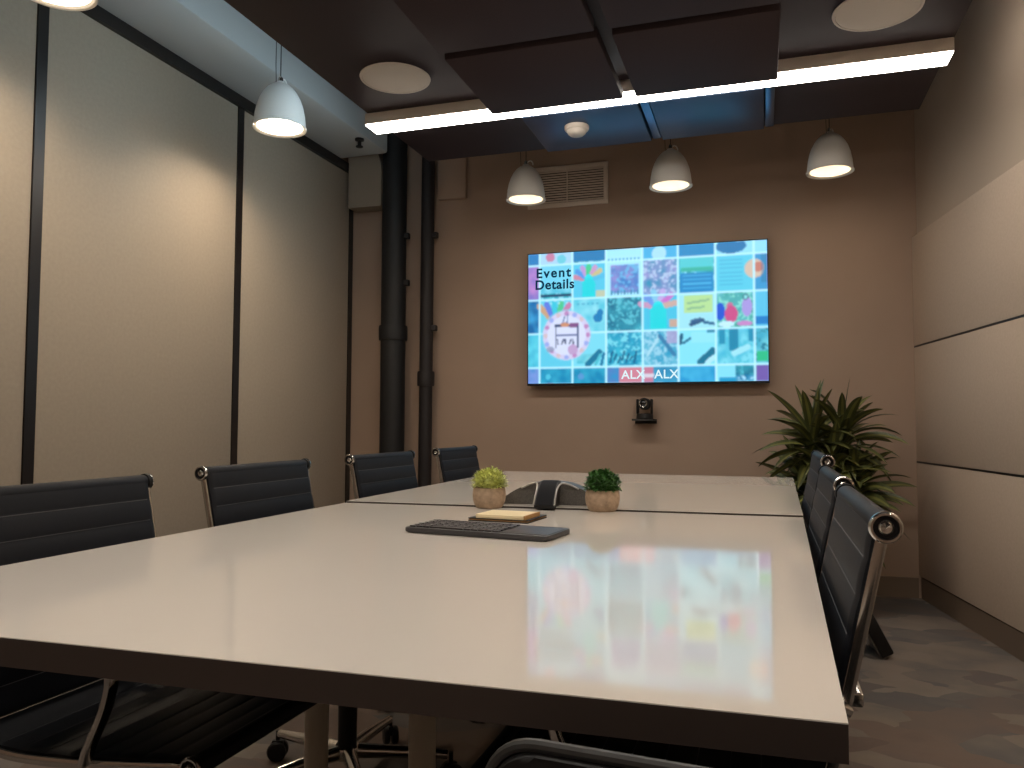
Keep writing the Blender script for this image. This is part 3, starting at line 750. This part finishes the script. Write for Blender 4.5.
# ------------------------------------------------------------------ things on the table
def pt(x, y): return (x, y, TZ)
kb = thing('keyboard', 'dark wireless keyboard with touchpad lying on the white table', 'keyboard', (-.608, 1.715, TZ), R(-6.6))
kw, kd = .178, .076
def round_out(w, d, r): return rrect(w, d, r, 5)
MB().prism(round_out(kw, kd, .014), .002, .0125, .003).build('body', M['dark_grey'], kb)
MB().prism(round_out(.055, .058, .006), .0126, .0134, .0003, mtx=T(.117, -.004, 0)).build('touchpad', M['key'], kb)
for sx in (-1, 1):
    for sy_ in (-1, 1): MB().box(sx * .16 - .012, sx * .16 + .012, sy_ * .060 - .004, sy_ * .060 + .004, 0, .0021).build('rubber_foot', M['black'], kb)
km = MB().box(-.0075, .0075, -.0078, .0078, 0, .0035, .0012).build('key', M['key'], kb)
first = True
for r in range(6):
    n = 13; y = .058 - r * .0228
    for c in range(n):
        if r == 5 and 3 <= c <= 7:
            continue
        o = km if first else km.copy()
        if not first: COL.objects.link(o)
        first = False; o.parent = kb; o.location = (-.164 + c * .0176 + (r % 3) * .002, y, .0126)
sb_ = MB().box(-.042, .042, -.0078, .0078, 0, .0035, .0012).build('space_bar', M['key'], kb, loc=(-.164 + 5 * .0176 + .004, .058 - 5 * .0228, .0126))

nb = thing('notebook', 'thin dark notebook under the cream notepad on the table', 'notebook', (-.645, 1.985, TZ), R(-4))
MB().prism(rrect(.084, .074, .006, 4), 0, .002, .0005).build('back_cover', M['black'], nb)
MB().prism(rrect(.081, .071, .003, 3), .0021, .0055).build('pages', M['brown_paper'], nb)
MB().prism(rrect(.084, .074, .006, 4), .0056, .0075, .0005).build('front_cover', M['black'], nb)
pd = thing('notepad', 'cream paper notepad lying on the dark notebook behind the keyboard', 'notepad', (-.642, 1.970, TZ + .0076), R(-4))
MB().prism(rrect(.066, .056, .002, 3), 0, .010, .0005).build('paper_block', M['cream_paper'], pd)
tag(MB().box(.0662, .0700, -.056, .056, 0, .0105).build('binding', M['brown_paper'], pd), 'tan glued edge')

def leaf(mb, base, d, L, wd, droop, n=4, mi=0, fold=.25, mid=None, roll=0.):
    d = d.normalized(); side = d.cross(Vector((0, 0, 1)))
    if side.length < .05: side = Vector((1, 0, 0))
    side.normalize()
    if roll: side = Matrix.Rotation(roll, 3, d) @ side
    p = base.copy(); rows = []; dirn = d.copy()
    for i in range(n + 1):
        t = i / n
        w = wd * (math.sin(PI * min(1, .12 + .88 * t)) ** .7 if i < n else .02)
        side = (side - dirn * side.dot(dirn)).normalized()
        nn = side.cross(dirn).normalized()
        if mid is None: rows.append((p - side * w + nn * w * fold, p.copy(), p + side * w + nn * w * fold))
        else: rows.append((p - side * w + nn * w * fold, p - side * w * .3, p + side * w * .3, p + side * w + nn * w * fold))
        p = p + dirn * (L / n); dirn = (dirn + Vector((0, 0, -droop / n))).normalized()
    k = len(rows[0])
    vs = [v for r in rows for v in r]
    for c in range(k - 1):
        fs = [(i * k + c, i * k + c + 1, (i + 1) * k + c + 1, (i + 1) * k + c) for i in range(n)]
        mb.add(vs if c == 0 else [], [], mi)
        o = len(mb.v) - len(vs)
        mb.f += [tuple(q + o for q in f) for f in fs]; mb.m += [(mid if (mid is not None and c == 1) else mi)] * len(fs)
def small_plant(name, label, x, y, kind):
    t = thing(name, label, 'potted plant', pt(x, y), 0, 'little potted plants on the table')
    MB().lathe([(0, 0), (.036, 0), (.041, .004), (.0475, .020), (.050, .036), (.049, .050), (.0465, .060), (.0425, .061), (.041, .054), (0, .052)], 36).build('pot', M['pot'], t)
    MB().lathe([(.0408, .055), (0, .057)], 24).build('soil', M['soil'], t)
    mb = MB(); g = random.Random(3 if kind else 9)
    N = 800 if kind else 620
    for i in range(N):
        a = g.uniform(0, 2 * PI); e = math.asin(g.uniform(-.25, 1)); rr = g.uniform(.75, 1.02)
        d = Vector((math.cos(a) * math.cos(e), math.sin(a) * math.cos(e), math.sin(e)))
        jit = Vector((g.uniform(-.8, .8), g.uniform(-.8, .8), g.uniform(-.4, .8)))
        b = Vector((0, 0, .072)) + Vector((d.x * .048, d.y * .048, max(d.z, -.3) * (.040 if kind else .042))) * rr
        if kind: leaf(mb, b, d + jit * .8, g.uniform(.009, .017), g.uniform(.0022, .0036), .5, 3)
        else: leaf(mb, b, d + jit, g.uniform(.009, .016), g.uniform(.0036, .0052), .4, 3)
    mb.lathe([(0, .056), (.034, .062), (.044, .075), (.040, .092), (.026, .105), (0, .110)], 16)
    mb.build('foliage', M['leaf_lime'] if kind else M['leaf_dark'], t)
    st = MB()
    for i in range(14):
        a = i * 2.4; st.tube([(0.02 * math.cos(a), .02 * math.sin(a), .054), (.03 * math.cos(a), .03 * math.sin(a), .09)], .0012, 5)
    st.build('stems', M['leaf_dark'], t)
small_plant('succulent_plant', 'little potted plant with pale lime spiky foliage, left of the conference phone', -.786, 2.235, 1)
small_plant('boxwood_plant', 'little potted plant with dark green foliage, right of the conference phone', -.448, 2.262, 0)

# conference phone: three-lobed star with raised centre and a display facing the viewer
ph = thing('conference_phone', 'black arched conference phone between the two little potted plants', 'conference phone', (-.626, 2.362, TZ + .005), R(6))
def phone_body():
    mb = MB(); n = 96; rings = 12; vs = []; fs = []
    for j in range(rings + 1):
        t = j / rings
        for k in range(n):
            a = 2 * PI * k / n
            # lobes point toward -y and to both far sides
            lob = .5 + .5 * math.cos(3 * (a + PI / 2))
            rad = .070 + .082 * lob ** 1.6
            z = .058 * (1 - t ** 1.8) * (1 - .0 * t) + .006
            vs.append((rad * t * math.cos(a), rad * t * math.sin(a), z))
    for j in range(rings):
        for k in range(n): fs.append((j * n + k, j * n + (k + 1) % n, (j + 1) * n + (k + 1) % n, (j + 1) * n + k))
    b = len(vs)
    for k in range(n): x, y, z = vs[rings * n + k]; vs.append((x * .97, y * .97, 0))
    for k in range(n): fs.append((rings * n + k, rings * n + (k + 1) % n, b + (k + 1) % n, b + k))
    fs.append(tuple(b + k for k in range(n))); return mb.add(vs, fs)
# arched wing body
def arch(w, h, y0, y1, base, n=28):
    vs = []; fs = []
    for yk in (y0, y1):
        for i in range(n + 1):
            t = -1 + 2 * i / n; vs.append((w * t, yk, h * (1 - abs(t) ** 2.3) + .006))
        for i in range(n + 1):
            t = -1 + 2 * i / n; vs.append((w * t, yk, 0 if abs(t) > .999 else base))
    m = 2 * (n + 1)
    for i in range(n):
        fs += [(i, i + 1, m + i + 1, m + i), (n + 1 + i, n + 2 + i, m + n + 2 + i, m + n + 1 + i), (i, i + 1, n + 2 + i, n + 1 + i), (m + i, m + i + 1, m + n + 2 + i, m + n + 1 + i)]
    fs += [(0, n + 1, m + n + 1, m), (n, 2 * n + 1, m + 2 * n + 1, m + n)]
    return MB().add(vs, fs)
arch(.160, .062, -.030, .055, 0).build('body', M['dark_grey'], ph)
arch(.158, .0632, -.0335, -.0302, 0).build('speaker_mesh', M['phone_mesh'], ph)
dpts = [(-.010, .072), (-.045, .069), (-.080, .058), (-.115, .036), (-.150, .010)]
def ribbon(x0, x1, lift, thick, name, m):
    mb = MB(); vs = []; fs = []
    for y, z in dpts:
        vs += [(x0, y, z + lift), (x1, y, z + lift), (x1, y, max(0, z + lift - thick)), (x0, y, max(0, z + lift - thick))]
    for i in range(len(dpts) - 1):
        for k in range(4): fs.append((i * 4 + k, i * 4 + (k + 1) % 4, i * 4 + 4 + (k + 1) % 4, i * 4 + 4 + k))
    fs += [(0, 1, 2, 3), tuple(len(vs) - 4 + k for k in range(4))]
    return mb.add(vs, fs).build(name, m, ph)
ribbon(-.029, .029, 0, .2, 'front_leg', M['black'])
ribbon(-.024, .024, .0012, .001, 'display', M['ink'])
for sx in (-1, 1):
    MB().tube(bez([(sx * .031, -.150, .010), (sx * .030, -.118, .036), (sx * .031, -.085, .056), (sx * .039, -.052, .0665), (sx * .060, -.040, .0625), (sx * .088, -.037, .049)], 6), .0028, 8).build('silver_edge', M['phone_trim'], ph)

# ------------------------------------------------------------------ tall plant in the corner
tp = thing('dragon_plant', 'tall bushy strap-leaved green plant in the rear right corner', 'plant', (.33, 4.60, 0))
MB().lathe([(0, 0), (.12, 0), (.125, .01), (.155, .32), (.16, .34), (.148, .34), (.14, .31), (0, .31)], 36).build('pot', M['pot_dark'], tp)
MB().lathe([(.141, .312), (0, .318)], 24).build('soil', M['soil'], tp)
g = random.Random(21)
heads = [(-.08, -.03, .88, 1.05), (.08, .03, .90, 1.05), (.01, -.07, .70, 1.0), (.12, -.05, .62, 1.0), (-.12, .03, .64, 1.0), (.05, -.1, .52, .9)]
cn = MB(); fo = MB()
for hx, hy, hz, sc in heads:
    cn.tube([(hx * .4, hy * .4, .30), (hx * .7, hy * .7, .5), (hx, hy, hz)], .013, 8)
    for i in range(50):
        a = i * 2.39996 + g.uniform(-.2, .2)
        q = i / 49
        el = R(78 - 88 * q ** .8 + g.uniform(-10, 10))
        d = Vector((math.cos(a) * math.cos(el), math.sin(a) * math.cos(el), math.sin(el)))
        L = g.uniform(.24, .34) * sc
        # keep leaves off the walls
        if hy + d.y * L > .36: L *= .7
        leaf(fo, Vector((hx, hy, hz + .05 - .12 * q)), d, L, g.uniform(.020, .027), g.uniform(.5, 1.4), 8, 0, .25, 1, g.uniform(-1.0, 1.0))
cn.build('stems', M['cane'], tp)
fo.build('foliage', [M['drac'], M['drac_mid']], tp)

# slim case on the carpet by the right-hand chairs
sc = thing('slim_case', 'slim black case with a silver edge tilted on the carpet beyond the right-hand chairs', 'case', (.475, 3.80, 0), R(8))
tl = T(0, 0, .016) @ RY(R(-27))
MB().box(-.028, .028, -.11, .11, 0, .24, .010, mtx=tl).build('shell', M['black'], sc)
MB().box(-.031, -.0282, -.10, .10, .01, .23, .001, mtx=tl).build('silver_edge', M['chrome'], sc)

# ------------------------------------------------------------------ world and colour management
wd = bpy.data.worlds.new('world'); S.world = wd; wd.use_nodes = True
wd.node_tree.nodes['Background'].inputs[0].default_value = (.9, .85, .8, 1); wd.node_tree.nodes['Background'].inputs[1].default_value = .0
vsn = S.view_settings; vsn.view_transform = 'Standard'; vsn.look = 'None'; vsn.exposure = 0; vsn.gamma = 1; vsn.use_curve_mapping = False
S.cycles.max_bounces = 8; S.cycles.diffuse_bounces = 5; S.cycles.glossy_bounces = 4
S.cycles.sample_clamp_indirect = 6
S.cycles.use_denoising = True
S.cycles.caustics_reflective = False; S.cycles.caustics_refractive = False
